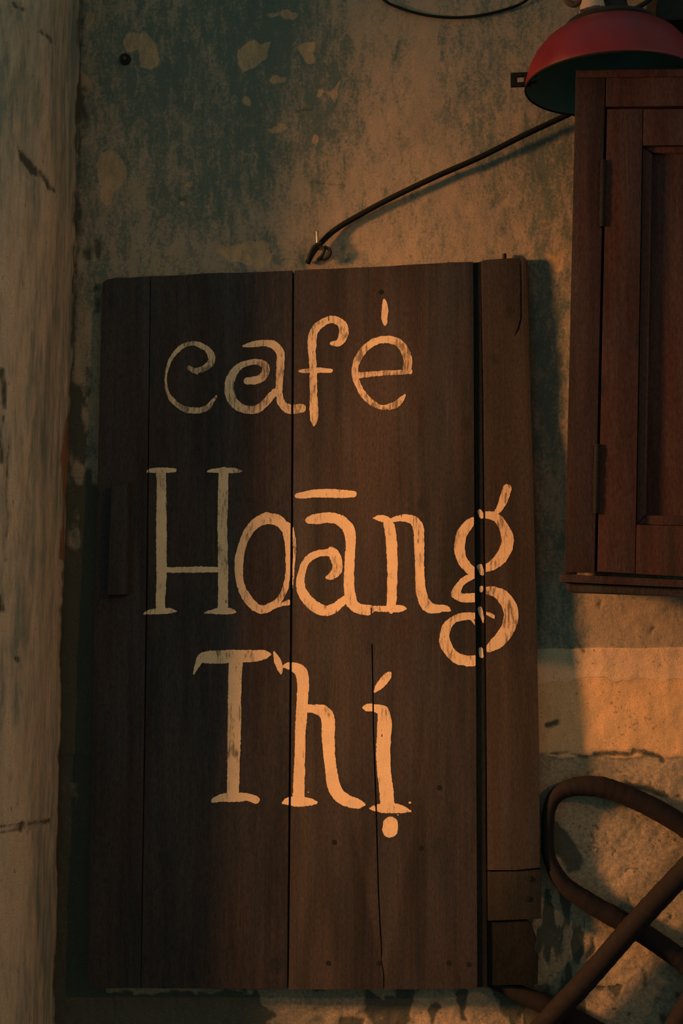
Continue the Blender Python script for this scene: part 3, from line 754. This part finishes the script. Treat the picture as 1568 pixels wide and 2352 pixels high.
q = catmull([ly(x, y, LC[1]-.02) for x, y in [(1296, -14), (1304, 4), (1318, 10), (1332, 2), (1338, -16)]], 8)
tube(bm, q, .0042, 10)
from_bm('twine_loop', bm, M_ROPE, lamp)
# iron bracket the shade hangs from
br = empty('iron_bracket', (0, 0, 0))
A = on_y(1506, 62, -.10); B = on_y(1700, -260, -.10)
bm = bmesh.new(); box(bm, A[0], A[0]+.16, -.118, .004, A[2], A[2]+.19, .003)
o = from_bm('wall_box', bm, M_IRON, br)
tz = LC[2]+.215
bm = bmesh.new(); box(bm, LC[0]-.012, A[0]+.05, -.118, -.096, tz, tz+.02, .002)
box(bm, LC[0]-.012, LC[0]+.012, LC[1]-.032, -.090, tz, tz+.02, .002)
from_bm('arm', bm, M_IRON, br)
bm = bmesh.new(); tube(bm, [(LC[0], LC[1], LC[2]+.105), (LC[0], LC[1], tz-.0005)], [.007, .007], 12)
for v in bm.verts: v.co -= Vector(LC)
from_bm('hanger_rod', bm, M_IRON, lamp)
tag(br, 'black metal box bracket fixed to the wall behind the red shade', 'bracket')

# ------------------------------------------------------------------ cables, nail
def cable(name, pts, rad, mat, label, cat, n=10):
    q = catmull([on_y(x, y, -d) for x, y, d in pts], n)
    base = q[0].copy(); bm = bmesh.new(); tube(bm, [p-base for p in q], rad, 12)
    o = from_bm(name, bm, mat); o.location = base
    return tag(o, label, cat)
cable('power_cable', [(706, 604, .006), (716, 584, .012), (733, 562, .012), (768, 529, .009), (820, 497, .0085), (900, 454, .0095), (1000, 406, .012), (1100, 362, .0145), (1200, 312, .017), (1306, 262, .019), (1380, 225, .030), (1450, 190, .020)],
      .0040, M_BLACK, 'thick black cable rising from the sign top to the cabinet', 'cable')
cable('thin_wire', [(840, -50, .006), (880, -2, .006), (912, 16, .0055), (960, 31, .005), (1010, 39, .005), (1060, 40, .005), (1110, 34, .005), (1160, 22, .0055), (1205, 3, .006), (1250, -40, .006)],
      .0020, M_BLACK, 'thin black wire sagging at the top of the wall', 'wire')
tie = empty('wire_tie', on_y(735, 585, -.010))
T0 = np.array(tie.location)
for k, (pts, r) in enumerate((([(745, 566), (757, 574), (757, 586), (746, 596), (736, 594)], .0022), ([(712, 590), (722, 574), (732, 566), (744, 572), (740, 586), (728, 598)], .0024), ([(706, 600), (714, 578), (724, 564), (738, 558)], .0026))):
    bm = bmesh.new(); tube(bm, catmull([on_y(x, y, -.016-.002*k)-T0 for x, y in pts], 6), r, 8, .06, k)
    from_bm('wire_loop', bm, M_IRON, tie)
tag(tie, 'dark twisted wire tie around the cable above the sign', 'wire')
a = on_y(728, 531, -.020); b = on_y(729, 566, -.018)
bm = bmesh.new(); tube(bm, [(0, 0, 0), tuple((a-b)*.93), tuple(a-b)], [.0020, .0020, .0026], 10); box(bm, -.0015, .0015, 0, .022, -.0015, .0015)
o = from_bm('bent_nail', bm, M_STEEL); o.location = b
tag(o, 'bright bent nail holding the wire tie above the sign', 'nail')
# rusty screw in the upper left of the wall
a = on_y(288, 137, 0)
scr = empty('wall_screw', a)
bm = bmesh.new(); lathe(bm, [(.0045, .004), (.0078, .0045), (.0082, .002), (.0082, -.006)], 24); lathe(bm, [(0, .0020), (.0045, .0020), (.0045, .004)], 24)
bmesh.ops.rotate(bm, verts=bm.verts, matrix=Matrix.Rotation(R(90), 3, 'X')); from_bm('washer', bm, M_IRON, scr)
bm = bmesh.new(); lathe(bm, [(0, .007), (.003, .0062), (.0036, .004), (.0036, -.004)], 16)
bmesh.ops.rotate(bm, verts=bm.verts, matrix=Matrix.Rotation(R(90), 3, 'X')); from_bm('screw_head', bm, M_ROPE, scr)
tag(scr, 'small rusty screw with washer in the wall at upper left', 'screw')

# ------------------------------------------------------------------ bent tube frame in the lower right corner
fr = empty('bent_tube_frame', on_y(1445, 2130, -.014))
F0 = np.array(fr.location)
def bar(pts, rad, seed, n=9):
    q = catmull([on_y(p[0], p[1], -(p[2] if len(p) > 2 else .036))-F0 for p in pts], n)
    if hasattr(rad, '__len__'): rad = list(np.interp(np.linspace(0, 1, len(q)), np.linspace(0, 1, len(rad)), rad))
    bm = bmesh.new(); tube(bm, q, rad, 14, .035, seed); return from_bm('bar', bm, M_TUBE, fr)
bar([(1905, 2160, .016), (1810, 2080, .016), (1720, 2010, .016), (1640, 1950, .016), (1568, 1896, .016), (1500, 1856, .016), (1440, 1828, .016), (1380, 1808, .016), (1320, 1807, .016), (1280, 1824, .016), (1261, 1860, .016), (1257, 1920, .016), (1263, 1975, .016), (1294, 2030, .016),
     (1350, 2072, .016), (1410, 2106, .016), (1470, 2140, .016), (1530, 2180, .016), (1590, 2224, .016), (1700, 2310, .016)], [.0138]*8+[.0125, .0105, .0085, .0082, .0088, .0115, .0134]+[.0138]*5, 1)
bar([(1150, 2460), (1230, 2375), (1290, 2310), (1330, 2268), (1385, 2206), (1440, 2142), (1500, 2076), (1568, 2004), (1640, 1930), (1720, 1858), (1790, 1820), (1848, 1842), (1866, 1910), (1838, 1990), (1780, 2052), (1700, 2140), (1640, 2220), (1580, 2310), (1540, 2380), (1495, 2470)], .0140, 2)
bar([(1060, 2225, .0105), (1120, 2248, .0105), (1180, 2276, .0115), (1250, 2308, .015), (1320, 2342, .015), (1400, 2385, .015), (1520, 2450, .015), (1700, 2550, .016)], [.0092, .0092, .0110, .0132, .0138, .0138, .0138, .0138], 3)
for (x, y, d) in ((1150, 2455, .036), (1700, 2308, .016), (1903, 2158, .016)):
    p = on_y(x, y, -d)-F0; bm = bmesh.new()
    tube(bm, [tuple(p+np.array([0, 0, .006])), (p[0], p[1], -F0[2])], [.0135, .0135], 14); from_bm('leg', bm, M_TUBE, fr)
tag(fr, 'dark red-brown bent tube frame with crossing bars beside the sign at lower right', 'frame')
print('cab top z', (KO[2]+kb(1400, 156)[1]), 'lamp rim z', LC[2], 'lamp y', LC[1])
